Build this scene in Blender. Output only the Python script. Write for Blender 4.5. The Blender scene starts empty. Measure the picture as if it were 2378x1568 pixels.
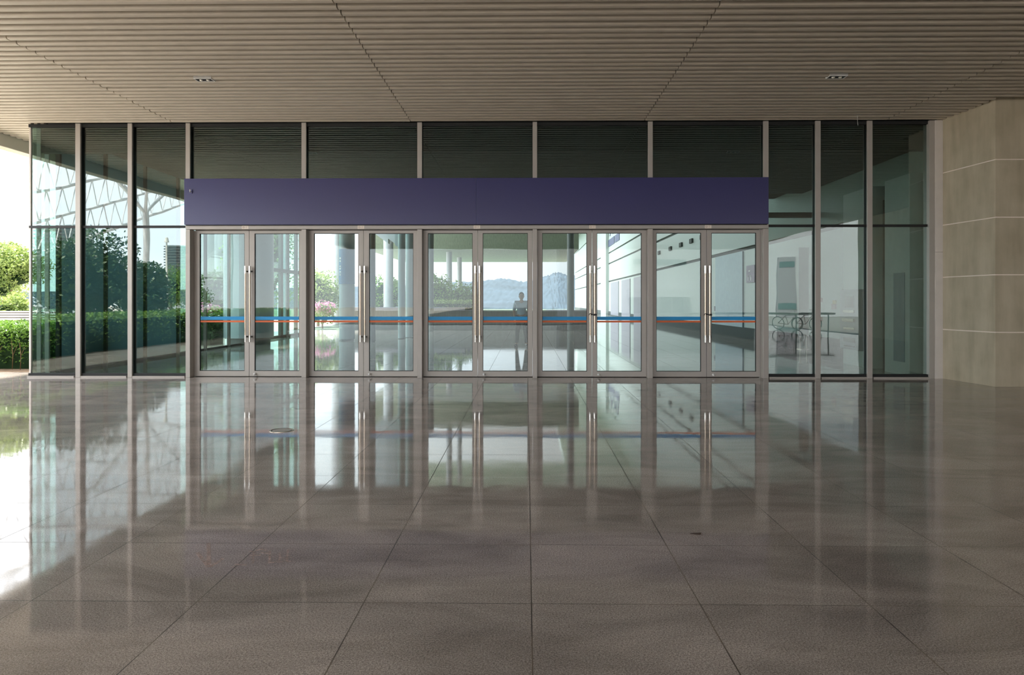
import bpy, bmesh, math, random
from mathutils import Vector, Matrix
random.seed(7)
PI = math.pi
C = bpy.context.scene.collection
# ------------------------------------------------------------------ camera frame
F = 1613.0; CAMH = 1.4376; PSI = math.radians(0.8)
CX = 1223 - F * math.tan(PSI); CY = 700.0
def ray(px, py):
    xc = (px - CX) / F; yc = (CY - py) / F
    return Vector((-math.sin(PSI) + math.cos(PSI) * xc, math.cos(PSI) + math.sin(PSI) * xc, yc))
def at_y(px, py, y):
    d = ray(px, py); t = y / d.y
    return Vector((d.x * t, y, CAMH + d.z * t))
def on_floor(px, py):
    d = ray(px, py); t = -CAMH / d.z
    return Vector((d.x * t, d.y * t, 0))
def FX(px, y=13.0): return at_y(px, 700, y).x
def FZ(py, y=13.0, px=1200): return at_y(px, py, y).z

# ------------------------------------------------------------------ materials
MATS = {}
def new_mat(name):
    m = bpy.data.materials.new(name); m.use_nodes = True
    nt = m.node_tree; nt.nodes.clear()
    out = nt.nodes.new('ShaderNodeOutputMaterial'); MATS[name] = m
    return m, nt, out
def N(nt, t, **kw):
    n = nt.nodes.new(t)
    for k, v in kw.items():
        if k in n.inputs: n.inputs[k].default_value = v
        else: setattr(n, k, v)
    return n
def L(nt, a, b): nt.links.new(a, b)
def srgb(r, g, b):
    f = lambda c: (c / 255 / 12.92) if c / 255 <= .04045 else ((c / 255 + .055) / 1.055) ** 2.4
    return (f(r), f(g), f(b), 1)
def plain(name, col, rough=.5, metal=0, vary=.06, scale=6, spec=.5, stretch=(1, 1, 1), bump=0):
    """solid material with a light procedural mottling"""
    m, nt, out = new_mat(name)
    p = N(nt, 'ShaderNodeBsdfPrincipled', Roughness=rough, Metallic=metal); p.inputs['Specular IOR Level'].default_value = spec
    tc = N(nt, 'ShaderNodeNewGeometry'); mp = N(nt, 'ShaderNodeMapping'); mp.inputs['Scale'].default_value = stretch
    L(nt, tc.outputs['Position'], mp.inputs['Vector'])
    nz = N(nt, 'ShaderNodeTexNoise', Scale=scale, Detail=4.0); L(nt, mp.outputs[0], nz.inputs['Vector'])
    mr = N(nt, 'ShaderNodeMapRange'); mr.inputs['From Min'].default_value = .3; mr.inputs['From Max'].default_value = .7
    mr.inputs['To Min'].default_value = 1 - vary; mr.inputs['To Max'].default_value = 1 + vary
    L(nt, nz.outputs['Fac'], mr.inputs['Value'])
    mx = N(nt, 'ShaderNodeVectorMath', operation='SCALE'); mx.inputs[0].default_value = col[:3]
    L(nt, mr.outputs[0], mx.inputs['Scale']); L(nt, mx.outputs[0], p.inputs['Base Color'])
    if bump:
        b = N(nt, 'ShaderNodeBump', Strength=.5, Distance=bump); L(nt, nz.outputs['Fac'], b.inputs['Height']); L(nt, b.outputs[0], p.inputs['Normal'])
    L(nt, p.outputs[0], out.inputs['Surface'])
    return m
def glass(name, tint, r0, wav=0.0):
    m, nt, out = new_mat(name)
    tr = N(nt, 'ShaderNodeBsdfTransparent'); tr.inputs['Color'].default_value = tint
    gl = N(nt, 'ShaderNodeBsdfGlossy', Roughness=0.0); gl.inputs['Color'].default_value = (.94, .975, .965, 1)
    lw = N(nt, 'ShaderNodeLayerWeight', Blend=.5)
    pw = N(nt, 'ShaderNodeMath', operation='POWER'); pw.inputs[1].default_value = 5
    L(nt, lw.outputs['Facing'], pw.inputs[0])
    ma = N(nt, 'ShaderNodeMath', operation='MULTIPLY_ADD'); ma.inputs[1].default_value = .8 * (1 - r0); ma.inputs[2].default_value = r0
    L(nt, pw.outputs[0], ma.inputs[0])
    if wav:
        g = N(nt, 'ShaderNodeNewGeometry'); nz = N(nt, 'ShaderNodeTexNoise', Scale=.9, Detail=1.0)
        L(nt, g.outputs['Position'], nz.inputs['Vector'])
        b = N(nt, 'ShaderNodeBump', Strength=1.0, Distance=wav); L(nt, nz.outputs['Fac'], b.inputs['Height']); L(nt, b.outputs[0], gl.inputs['Normal'])
    mx = N(nt, 'ShaderNodeMixShader'); L(nt, ma.outputs[0], mx.inputs[0]); L(nt, tr.outputs[0], mx.inputs[1]); L(nt, gl.outputs[0], mx.inputs[2])
    L(nt, mx.outputs[0], out.inputs['Surface'])
    return m
def leafmat(name, c1, c2, trans=.35):
    m, nt, out = new_mat(name)
    g = N(nt, 'ShaderNodeNewGeometry'); nz = N(nt, 'ShaderNodeTexNoise', Scale=2.2, Detail=3.0); L(nt, g.outputs['Position'], nz.inputs['Vector'])
    ad = N(nt, 'ShaderNodeMath', operation='MULTIPLY_ADD'); ad.inputs[1].default_value = .55; L(nt, g.outputs['Random Per Island'], ad.inputs[0]); L(nt, nz.outputs['Fac'], ad.inputs[2])
    rp = N(nt, 'ShaderNodeValToRGB'); rp.color_ramp.elements[0].position = .35; rp.color_ramp.elements[1].position = 1.0
    rp.color_ramp.elements[0].color = c1; rp.color_ramp.elements[1].color = c2; L(nt, ad.outputs[0], rp.inputs[0])
    d = N(nt, 'ShaderNodeBsdfPrincipled', Roughness=.45); t = N(nt, 'ShaderNodeBsdfTranslucent')
    L(nt, rp.outputs[0], d.inputs['Base Color']); L(nt, rp.outputs[0], t.inputs['Color'])
    mx = N(nt, 'ShaderNodeMixShader'); mx.inputs[0].default_value = trans; L(nt, d.outputs[0], mx.inputs[1]); L(nt, t.outputs[0], mx.inputs[2])
    L(nt, mx.outputs[0], out.inputs['Surface'])
    return m
def granite():
    m, nt, out = new_mat('polished_granite')
    p = N(nt, 'ShaderNodeBsdfPrincipled', Roughness=.09); p.inputs['IOR'].default_value = 1.52
    g = N(nt, 'ShaderNodeNewGeometry'); sx = N(nt, 'ShaderNodeSeparateXYZ'); L(nt, g.outputs['Position'], sx.inputs[0])
    def cell(sock, off):
        a = N(nt, 'ShaderNodeMath', operation='SUBTRACT'); a.inputs[1].default_value = off; L(nt, sock, a.inputs[0])
        b = N(nt, 'ShaderNodeMath', operation='DIVIDE'); b.inputs[1].default_value = .8; L(nt, a.outputs[0], b.inputs[0])
        fl = N(nt, 'ShaderNodeMath', operation='FLOOR'); L(nt, b.outputs[0], fl.inputs[0])
        fr = N(nt, 'ShaderNodeMath', operation='FRACT'); L(nt, b.outputs[0], fr.inputs[0])
        c = N(nt, 'ShaderNodeMath', operation='SUBTRACT'); c.inputs[1].default_value = .5; L(nt, fr.outputs[0], c.inputs[0])
        d = N(nt, 'ShaderNodeMath', operation='ABSOLUTE'); L(nt, c.outputs[0], d.inputs[0])
        return fl, d
    fx, dx = cell(sx.outputs['X'], .023); fy, dy = cell(sx.outputs['Y'], 3.303)
    gx = N(nt, 'ShaderNodeMath', operation='GREATER_THAN'); gx.inputs[1].default_value = .5 - .0036; L(nt, dx.outputs[0], gx.inputs[0])
    gy = N(nt, 'ShaderNodeMath', operation='GREATER_THAN'); gy.inputs[1].default_value = .5 - .0034; L(nt, dy.outputs[0], gy.inputs[0])
    gj = N(nt, 'ShaderNodeMath', operation='MAXIMUM'); L(nt, gx.outputs[0], gj.inputs[0]); L(nt, gy.outputs[0], gj.inputs[1])
    cb = N(nt, 'ShaderNodeCombineXYZ'); L(nt, fx.outputs[0], cb.inputs[0]); L(nt, fy.outputs[0], cb.inputs[1])
    wn = N(nt, 'ShaderNodeTexWhiteNoise'); L(nt, cb.outputs[0], wn.inputs['Vector'])
    # fine crystal speckle
    n1 = N(nt, 'ShaderNodeTexNoise', Scale=300.0, Detail=2.0); L(nt, g.outputs['Position'], n1.inputs['Vector'])
    n1b = N(nt, 'ShaderNodeTexNoise', Scale=120.0, Detail=2.0); L(nt, g.outputs['Position'], n1b.inputs['Vector'])
    ns = N(nt, 'ShaderNodeMath', operation='MULTIPLY_ADD'); ns.inputs[1].default_value = .6; L(nt, n1b.outputs['Fac'], ns.inputs[0]); L(nt, n1.outputs['Fac'], ns.inputs[2])
    rp = N(nt, 'ShaderNodeValToRGB'); e = rp.color_ramp.elements
    e[0].position = .60; e[0].color = GR[0]; e[1].position = 1.02; e[1].color = GR[2]
    k = rp.color_ramp.elements.new(.80); k.color = GR[1]
    L(nt, ns.outputs[0], rp.inputs[0])
    # cloudy wet-looking stains drawn out across the tiles
    mp = N(nt, 'ShaderNodeMapping'); mp.inputs['Scale'].default_value = (.55, 1.25, 1); L(nt, g.outputs['Position'], mp.inputs['Vector'])
    n2 = N(nt, 'ShaderNodeTexNoise', Scale=1.6, Detail=6.0); n2.inputs['Roughness'].default_value = .62; n2.inputs['Distortion'].default_value = .7
    L(nt, mp.outputs[0], n2.inputs['Vector'])
    st = N(nt, 'ShaderNodeMapRange'); st.inputs['From Min'].default_value = .32; st.inputs['From Max'].default_value = .66
    st.inputs['To Min'].default_value = .68; st.inputs['To Max'].default_value = 1.15; L(nt, n2.outputs['Fac'], st.inputs['Value'])
    tv = N(nt, 'ShaderNodeMapRange'); tv.inputs['To Min'].default_value = .9; tv.inputs['To Max'].default_value = 1.06; L(nt, wn.outputs['Value'], tv.inputs['Value'])
    mu = N(nt, 'ShaderNodeMath', operation='MULTIPLY'); L(nt, st.outputs[0], mu.inputs[0]); L(nt, tv.outputs[0], mu.inputs[1])
    sc = N(nt, 'ShaderNodeVectorMath', operation='SCALE'); L(nt, rp.outputs[0], sc.inputs[0]); L(nt, mu.outputs[0], sc.inputs['Scale'])
    mj = N(nt, 'ShaderNodeMix', data_type='RGBA'); mj.inputs['B'].default_value = srgb(58, 48, 42)
    n3 = N(nt, 'ShaderNodeTexNoise', Scale=2.0, Detail=3.0); L(nt, g.outputs['Position'], n3.inputs['Vector'])
    jr = N(nt, 'ShaderNodeMapRange'); jr.inputs['From Min'].default_value = .38; jr.inputs['From Max'].default_value = .6; L(nt, n3.outputs['Fac'], jr.inputs['Value'])
    jc = N(nt, 'ShaderNodeMix', data_type='RGBA'); jc.inputs['A'].default_value = srgb(104, 92, 78); jc.inputs['B'].default_value = srgb(38, 32, 29)
    L(nt, jr.outputs[0], jc.inputs['Factor']); L(nt, jc.outputs['Result'], mj.inputs['B'])
    jf = N(nt, 'ShaderNodeMath', operation='MULTIPLY'); jf.inputs[1].default_value = .95; L(nt, gj.outputs[0], jf.inputs[0])
    L(nt, jf.outputs[0], mj.inputs['Factor']); L(nt, sc.outputs[0], mj.inputs['A']); L(nt, mj.outputs['Result'], p.inputs['Base Color'])
    rr = N(nt, 'ShaderNodeMapRange'); rr.inputs['From Min'].default_value = .3; rr.inputs['From Max'].default_value = .7
    rr.inputs['To Min'].default_value = .02; rr.inputs['To Max'].default_value = .075; L(nt, n2.outputs['Fac'], rr.inputs['Value'])
    rm = N(nt, 'ShaderNodeMath', operation='MULTIPLY_ADD'); rm.inputs[1].default_value = .5; L(nt, gj.outputs[0], rm.inputs[0]); L(nt, rr.outputs[0], rm.inputs[2])
    L(nt, rm.outputs[0], p.inputs['Roughness'])
    nb = N(nt, 'ShaderNodeTexNoise', Scale=2.5, Detail=2.0); L(nt, g.outputs['Position'], nb.inputs['Vector'])
    b = N(nt, 'ShaderNodeBump', Strength=1.0, Distance=.0006); L(nt, nb.outputs['Fac'], b.inputs['Height']); L(nt, b.outputs[0], p.inputs['Normal'])
    L(nt, p.outputs[0], out.inputs['Surface'])
    return m
GR = [srgb(118, 110, 105), srgb(176, 166, 159), srgb(218, 208, 200)]
granite()
def concrete():
    m, nt, out = new_mat('concrete_panel')
    p = N(nt, 'ShaderNodeBsdfPrincipled', Roughness=.75); p.inputs['Specular IOR Level'].default_value = .25
    g = N(nt, 'ShaderNodeNewGeometry')
    mp = N(nt, 'ShaderNodeMapping'); mp.inputs['Scale'].default_value = (2.4, 2.4, .35); L(nt, g.outputs['Position'], mp.inputs['Vector'])
    n1 = N(nt, 'ShaderNodeTexNoise', Scale=2.2, Detail=5.0); L(nt, mp.outputs[0], n1.inputs['Vector'])
    n2 = N(nt, 'ShaderNodeTexNoise', Scale=3.0, Detail=8.0); L(nt, g.outputs['Position'], n2.inputs['Vector'])
    ad = N(nt, 'ShaderNodeMath', operation='MULTIPLY_ADD'); ad.inputs[1].default_value = .6; L(nt, n2.outputs['Fac'], ad.inputs[0]); L(nt, n1.outputs['Fac'], ad.inputs[2])
    rp = N(nt, 'ShaderNodeValToRGB'); e = rp.color_ramp.elements
    e[0].position = .5; e[0].color = srgb(168, 157, 134); e[1].position = 1.1; e[1].color = srgb(194, 183, 160)
    L(nt, ad.outputs[0], rp.inputs[0]); L(nt, rp.outputs[0], p.inputs['Base Color'])
    b = N(nt, 'ShaderNodeBump', Strength=.4, Distance=.004); L(nt, n2.outputs['Fac'], b.inputs['Height']); L(nt, b.outputs[0], p.inputs['Normal'])
    L(nt, p.outputs[0], out.inputs['Surface'])
concrete()
plain('slat_metal', srgb(194, 184, 168), .42, 0, .04, 3, .5)
plain('slat_gap_shade', srgb(34, 31, 28), .9)  # shade between the slats put into the deck's near-black colour
plain('frame_metal', srgb(174, 168, 161), .42, .2, .03, 4)
plain('frame_dark', srgb(92, 88, 84), .5, .2)
plain('gasket_and_shade_black', srgb(22, 23, 23), .6, 0, .1)  # real gaskets, plus painted shade on post sides and under the sign
plain('sign_purple', srgb(50, 50, 102), .28, 0, .02, 1.5)
plain('steel', srgb(200, 184, 166), .26, 1.0, .02)
plain('steel_cap', srgb(226, 222, 216), .18, 1.0, .02)
plain('white_paint', srgb(225, 224, 220), .5, 0, .03)
plain('pilaster_white', srgb(214, 206, 198), .5, 0, .03)
plain('stripe_blue', srgb(10, 150, 215), .45, 0, .02)
plain('stripe_orange', srgb(232, 108, 48), .45, 0, .02)
plain('plate_cream', srgb(240, 228, 214), .4, 0, .02)
plain('plate_mark', srgb(196, 176, 164), .5, 0, .02)
plain('black_rubber', srgb(26, 25, 25), .5)
m, nt, out = new_mat('added_glow_film')  # translucent sheet made up to give the left bays a glow
tl_ = N(nt, 'ShaderNodeBsdfTranslucent'); tl_.inputs['Color'].default_value = (.21, .255, .28, 1); df_ = N(nt, 'ShaderNodeBsdfDiffuse'); df_.inputs['Color'].default_value = (.2, .26, .28, 1)
ad_ = N(nt, 'ShaderNodeAddShader'); L(nt, tl_.outputs[0], ad_.inputs[0]); L(nt, df_.outputs[0], ad_.inputs[1]); L(nt, ad_.outputs[0], out.inputs['Surface'])
plain('asphalt', srgb(98, 96, 95), .9, 0, .1, 3)
plain('meadow', srgb(70, 92, 70), .95, 0, .2, .2)
plain('soil', srgb(128, 108, 90), .95, 0, .35, 5, .1, bump=.03)
plain('paving', srgb(206, 196, 188), .8, 0, .08, 2)
plain('bark', srgb(122, 98, 74), .9, 0, .25, 9, .1, (1, 1, .3), .02)
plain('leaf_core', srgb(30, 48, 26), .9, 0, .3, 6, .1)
plain('hall_wall', srgb(164, 174, 170), .5, 0, .02)
plain('hall_gap', srgb(40, 52, 50), .7)
plain('hall_grey', srgb(126, 124, 134), .5)
plain('hall_blue', srgb(130, 150, 158), .45)
plain('soffit_dark', srgb(70, 76, 74), .7)
plain('soffit_green', srgb(120, 130, 112), .6, 0, .15, 5, .5, (3, .3, 1))
plain('dark_stone', srgb(58, 64, 60), .35, 0, .35, 6, .5, (3, 1, .4))
plain('column_white', srgb(160, 170, 176), .4, 0, .02)
plain('column_grey', srgb(86, 94, 94), .45, 0, .03)
plain('banner_blue', srgb(70, 116, 160), .5, 0, .03)
plain('hill_haze_blue', srgb(50, 62, 74), .95, 0, .22, .06, .05)  # distant haze mixed into the base colour
plain('dry_grass', srgb(190, 190, 130), .95, 0, .3, 3)
plain('restroom_purple', srgb(112, 100, 118), .5)
plain('screen_dark', srgb(44, 62, 58), .25)
plain('shirt_blue', srgb(176, 196, 214), .8)
plain('trousers', srgb(40, 46, 46), .85)
plain('skin', srgb(190, 150, 126), .6)
plain('hair', srgb(46, 40, 38), .7)
plain('shoe', srgb(36, 38, 40), .5)
plain('yellow_plate', srgb(196, 160, 60), .5)
plain('red_plate', srgb(130, 60, 56), .5)
plain('window_teal', srgb(60, 84, 88), .12, 0, .05)
plain('facade_lavender', srgb(124, 118, 126), .6, 0, .05)
plain('facade_white', srgb(172, 172, 178), .6, 0, .04)
plain('pink_floor_paint', srgb(172, 158, 150), .45, 0, .25, 30)
plain('dead_leaf', srgb(70, 56, 48), .8)
plain('truss_white', srgb(165, 170, 176), .4)
plain('truss_bright', srgb(240, 242, 246), .5)
plain('bike_frame', srgb(140, 40, 44), .3)
plain('bulb_glass', srgb(240, 236, 224), .1)
glass('glass_tinted', (.61, .71, .69, 1), .11, .0025)
glass('glass_door', (.87, .925, .92, 1), .03, .0012)
glass('glass_far', (.62, .78, .74, 1), .05)
leafmat('leaf_bright', srgb(84, 112, 54), srgb(156, 174, 100), .4)
leafmat('leaf_mid', srgb(50, 88, 36), srgb(122, 158, 62))
leafmat('leaf_dark', srgb(26, 50, 28), srgb(74, 104, 50), .25)
leafmat('petal_pink', srgb(176, 84, 142), srgb(214, 150, 184), .3)
# ------------------------------------------------------------------ mesh helpers
class MB:
    def __init__(s): s.bm = bmesh.new()
    def box(s, x0, x1, y0, y1, z0, z1):
        v = [s.bm.verts.new(p) for p in ((x0, y0, z0), (x1, y0, z0), (x1, y1, z0), (x0, y1, z0), (x0, y0, z1), (x1, y0, z1), (x1, y1, z1), (x0, y1, z1))]
        for f in ((3, 2, 1, 0), (4, 5, 6, 7), (0, 1, 5, 4), (1, 2, 6, 5), (2, 3, 7, 6), (3, 0, 4, 7)): s.bm.faces.new([v[i] for i in f])
        return s
    def prism(s, poly, z0, z1):
        a = [s.bm.verts.new((p[0], p[1], z0)) for p in poly]; b = [s.bm.verts.new((p[0], p[1], z1)) for p in poly]; n = len(poly)
        s.bm.faces.new(a[::-1]); s.bm.faces.new(b)
        for i in range(n): s.bm.faces.new((a[i], a[(i + 1) % n], b[(i + 1) % n], b[i]))
        return s
    def tube(s, pts, r, n=10, r1=None, cap=True):
        pts = [Vector(p) for p in pts]; rings = []; m = len(pts)
        for i, p in enumerate(pts):
            d = (pts[min(i + 1, m - 1)] - pts[max(i - 1, 0)]).normalized()
            a = d.orthogonal().normalized() if abs(d.z) < .9 else Vector((1, 0, 0)); a = (a - d * a.dot(d)).normalized(); b = d.cross(a)
            rr = r if r1 is None else r + (r1 - r) * i / max(1, m - 1)
            rings.append([s.bm.verts.new(p + a * rr * math.cos(2 * PI * k / n) + b * rr * math.sin(2 * PI * k / n)) for k in range(n)])
        for i in range(m - 1):
            for k in range(n): s.bm.faces.new((rings[i][k], rings[i][(k + 1) % n], rings[i + 1][(k + 1) % n], rings[i + 1][k]))
        if cap: s.bm.faces.new(rings[0][::-1]); s.bm.faces.new(rings[-1])
        return s
    def lathe(s, prof, cx=0, cy=0, n=32):
        rings = []
        for r, z in prof: rings.append([s.bm.verts.new((cx + r * math.cos(2 * PI * k / n), cy + r * math.sin(2 * PI * k / n), z)) for k in range(n)])
        for i in range(len(prof) - 1):
            for k in range(n): s.bm.faces.new((rings[i][k], rings[i][(k + 1) % n], rings[i + 1][(k + 1) % n], rings[i + 1][k]))
        if prof[0][0] > 1e-4: s.bm.faces.new(rings[0][::-1])
        if prof[-1][0] > 1e-4: s.bm.faces.new(rings[-1])
        return s
    def ball(s, c, r, u=12, v=8, sc=(1, 1, 1)):
        bmesh.ops.create_uvsphere(s.bm, u_segments=u, v_segments=v, radius=r, matrix=Matrix.Translation(c) @ Matrix.Diagonal((*sc, 1)))
        return s
    def torus(s, c, R, r, axis='y', n=28, m=8):
        rings = []
        for i in range(n):
            a = 2 * PI * i / n; ring = []
            for j in range(m):
                b = 2 * PI * j / m; q = R + r * math.cos(b); u, v, w = q * math.cos(a), q * math.sin(a), r * math.sin(b)
                p = {'y': (u, w, v), 'z': (u, v, w), 'x': (w, u, v)}[axis]
                ring.append(s.bm.verts.new(Vector(c) + Vector(p)))
            rings.append(ring)
        for i in range(n):
            for j in range(m): s.bm.faces.new((rings[i][j], rings[(i + 1) % n][j], rings[(i + 1) % n][(j + 1) % m], rings[i][(j + 1) % m]))
        return s
    def leaves(s, pts, size, up=.0):
        rnd = random.random
        for p in pts:
            a = Vector((rnd() - .5, rnd() - .5, (rnd() - .5) * .8)).normalized(); b = a.cross(Vector((rnd() - .5, rnd() - .5, rnd() - .5 + up))).normalized()
            l = size * (.6 + .8 * rnd()); w = l * .5
            c = Vector(p)
            v = [s.bm.verts.new(c - a * l * .5), s.bm.verts.new(c + b * w * .5), s.bm.verts.new(c + a * l * .5), s.bm.verts.new(c - b * w * .5)]
            s.bm.faces.new(v)
        return s
    def smooth(s):
        for f in s.bm.faces: f.smooth = True
        return s
    def done(s, name, mat, parent=None, mats=None, loc=None, recalc=True, bevel=0, auto=False):
        if recalc: bmesh.ops.recalc_face_normals(s.bm, faces=s.bm.faces)
        me = bpy.data.meshes.new(name); s.bm.to_mesh(me); s.bm.free()
        for k in (mats or [mat]): me.materials.append(MATS[k])
        o = bpy.data.objects.new(name, me); C.objects.link(o)
        if parent: o.parent = parent
        if loc: o.location = loc
        if bevel:
            b = o.modifiers.new('bevel', 'BEVEL'); b.width = bevel; b.segments = 2; b.limit_method = 'ANGLE'
        if auto:
            for q in me.polygons: q.use_smooth = True
            me.set_sharp_from_angle(angle=math.radians(40))
        return o
def tag(o, label=None, cat=None, group=None, kind=None):
    if label: o['label'] = label
    if cat: o['category'] = cat
    if group: o['group'] = group
    if kind: o['kind'] = kind
    return o
def empty(name, loc=(0, 0, 0), rz=0):
    o = bpy.data.objects.new(name, None); C.objects.link(o); o.location = loc; o.rotation_euler = (0, 0, rz); o.empty_display_size = .2
    return o
def copy_tree(o, parent=None):
    c = o.copy(); C.objects.link(c); c.parent = parent
    for ch in [q for q in bpy.data.objects if q.parent == o]: copy_tree(ch, c)
    return c
ORD = ['leftmost', 'second', 'middle', 'fourth', 'rightmost']
XLI = FX(66) - .06
# ================================================================== FLOOR, GROUND
EDGE_L = -11.95; CAN_BACK = -15.0
fl = MB().box(EDGE_L, 14, -16, 34.5, -.12, 0).box(3.2, 14, 34.5, 125, -.12, 0)
tag(fl.done('floor', 'polished_granite'), 'polished grey-brown granite floor in large square tiles', 'floor', kind='structure')
tag(MB().box(-140, EDGE_L - .02, -140, 60, -.2, -.02).done('ground_outdoors', 'paving'), 'pale paved ground outside beyond the hedge', 'ground', kind='structure')
tag(MB().box(EDGE_L, 120, -140, -16.02, -.2, -.02).box(14.02, 120, -16, 60, -.2, -.02).done('ground_forecourt', 'asphalt'), 'grey forecourt outside the canopy, behind the camera', 'ground', kind='structure')
tag(MB().box(EDGE_L, 3.18, 34.52, 60, -.2, -.02).box(-140, 3.18, 60.02, 420, -.2, -.02).box(3.18, 14, 125.02, 420, -.2, -.02).box(14.02, 120, 60.02, 420, -.2, -.02).done('ground_beyond', 'meadow'), 'dark green land beyond the terrace', 'ground', kind='structure')
tag(MB().box(-14.2, EDGE_L - .03, -12, 13.9, -.1, .0).box(-14.2, XLI, 13.95, 17, -.1, .004).done('ground_bed', 'soil'), 'reddish soil strip under the hedge beside the tiles', 'ground', kind='structure')
# drain cover
p = on_floor(654, 1000)
r = .130
dr = empty('floor_drain', (p.x, p.y, 0)); tag(dr, 'round metal floor drain cover set in the tiles before the leftmost doors', 'floor drain')
MB().lathe([(r, .0), (r, .004), (r - .012, .006), (r - .016, .004), (r - .016, .001)], n=48).done('rim', 'steel', dr, auto=True)
MB().lathe([(r - .017, .0005), (r - .017, .0012), (r - .03, .0014), (0.001, .0014)], n=48).done('groove', 'black_rubber', dr)
MB().lathe([(r - .03, .001), (r - .03, .004), (.001, .0045)], n=48).done('lid', 'frame_metal', dr)
# dead leaf
p = on_floor(1616, 1241); b = MB()
out = [(-.036, .004), (-.026, .014), (-.012, .012), (.008, .006), (.032, .002), (.028, -.008), (.012, -.014), (-.004, -.010), (-.024, -.004)]
v = [b.bm.verts.new((x, y, .006 + .004 * math.sin(60 * x))) for x, y in out]; v2 = [b.bm.verts.new((x, y, .0015)) for x, y in out]
b.bm.faces.new(v); b.bm.faces.new(v2[::-1])
for i in range(len(v)): b.bm.faces.new((v[i], v2[i], v2[(i + 1) % len(v)], v[(i + 1) % len(v)]))
tag(b.done('fallen_leaf', 'dead_leaf', loc=(p.x, p.y, 0)), 'small dark dried leaf lying on the open granite floor', 'leaf')
# worn floor marks: arrow and characters traced on the floor plane
def floor_strokes(name, strokes, w, mat):
    b = MB()
    for st in strokes:
        q = [on_floor(430 + x / 7.93, 1230 + y / 7.93) for x, y in st]
        for i in range(len(q) - 1):
            d = (q[i + 1] - q[i]).normalized(); n = Vector((-d.y, d.x, 0)) * w; e = d * w * .6
            f = [q[i] - n - e, q[i + 1] - n + e, q[i + 1] + n + e, q[i] + n - e]
            lo = [b.bm.verts.new((k.x, k.y, .0002)) for k in f]; hi = [b.bm.verts.new((k.x, k.y, .0009)) for k in f]
            b.bm.faces.new(hi)
            for j in range(4): b.bm.faces.new((lo[j], lo[(j + 1) % 4], hi[(j + 1) % 4], hi[j]))
    return b.done(name, mat)
m, nt, o_ = new_mat('worn_paint')
g_ = N(nt, 'ShaderNodeNewGeometry'); nz_ = N(nt, 'ShaderNodeTexNoise', Scale=38.0, Detail=4.0); L(nt, g_.outputs['Position'], nz_.inputs['Vector'])
mr_ = N(nt, 'ShaderNodeMapRange'); mr_.inputs['From Min'].default_value = .35; mr_.inputs['From Max'].default_value = .7; mr_.inputs['To Min'].default_value = .15; mr_.inputs['To Max'].default_value = .75
L(nt, nz_.outputs['Fac'], mr_.inputs['Value'])
pr_ = N(nt, 'ShaderNodeBsdfPrincipled', Roughness=.3); pr_.inputs['Base Color'].default_value = srgb(206, 180, 168); tp_ = N(nt, 'ShaderNodeBsdfTransparent'); mx_ = N(nt, 'ShaderNodeMixShader')
L(nt, mr_.outputs[0], mx_.inputs[0]); L(nt, tp_.outputs[0], mx_.inputs[1]); L(nt, pr_.outputs[0], mx_.inputs[2]); L(nt, mx_.outputs[0], o_.inputs['Surface'])
tag(floor_strokes('floor_arrow', [[(430, 260), (440, 640)], [(225, 430), (430, 690)], [(470, 690), (690, 540)]], .011, 'worn_paint'),
    'faint worn pink arrow marked on the granite floor at left', 'floor marking')
tag(floor_strokes('floor_lettering', [[(930, 640), (1120, 655)], [(880, 690), (1010, 640)], [(1190, 400), (1260, 420), (1250, 620)], [(1240, 410), (1400, 360), (1480, 380)],
    [(1560, 400), (1550, 600)], [(1410, 430), (1540, 440)], [(1740, 430), (1740, 600)], [(1890, 370), (1880, 600)], [(1540, 610), (1960, 590)], [(1740, 520), (1960, 520)], [(1180, 480), (1380, 470)]], .006, 'worn_paint'),
    'faint worn pink lettering marked on the granite floor beside the arrow', 'floor marking')
# ================================================================== CANOPY CEILING
HC = 4.80; RIGHT = 13.6
cl = MB().box(-10.55, RIGHT, CAN_BACK, 24, HC + .16, HC + .7).done('ceiling', 'slat_gap_shade')
tag(cl, 'beige slatted metal canopy ceiling over the entrance', 'ceiling', kind='structure')
PITCH = .178
prof = [(-.042, .115), (-.042, .026), (-.0405, .017), (-.036, .009), (-.029, .0035), (-.020, .0008), (-.012, 0), (.032, 0), (.039, .004), (.042, .012), (.042, .115)]
def slat_run(b, x0, x1, y):
    a = [b.bm.verts.new((x0, y + u, HC + w)) for u, w in prof]; c = [b.bm.verts.new((x1, y + u, HC + w)) for u, w in prof]
    for i in range(len(prof) - 1):
        b.bm.faces.new((a[i], a[i + 1], c[i + 1], c[i]))
    b.bm.faces.new(a); b.bm.faces.new(c[::-1])
XB = at_y(2311, 700, 11.65).x
bays = [(-10.5, -6.66), (-6.66, -2.17), (-2.17, 2.19), (2.19, 6.68), (6.68, RIGHT)]
for bi, (x0, x1) in enumerate(bays):
    b = MB(); k = 0
    y = 12.93
    while y > CAN_BACK + .1:
        e0 = random.uniform(-.02, .02) if bi else 0; e1 = 0
        xx1 = x1
        if bi == 4 and y > 11.62: xx1 = 7.80
        dz = random.uniform(-.003, .003); dy = random.uniform(-.004, .004)
        n0 = len(b.bm.verts)
        slat_run(b, x0 + .006, xx1 - .006, y + dy)
        b.bm.verts.ensure_lookup_table()
        for q in range(n0, len(b.bm.verts)): b.bm.verts[q].co.z += dz
        y -= PITCH; k += 1
    if bi == 0:
        y = 12.93 + PITCH
        while y < 23.9: slat_run(b, x0 + .006, -9.42, y); y += PITCH
    b.done('slat_panel', 'slat_metal', cl, recalc=True)
tag(MB().box(-10.78, -10.52, CAN_BACK, 24, 4.55, 5.5).done('trim_1', 'slat_metal', bevel=.01), 'beige edge beam along the open left side of the canopy', 'edge beam', kind='structure')
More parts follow.
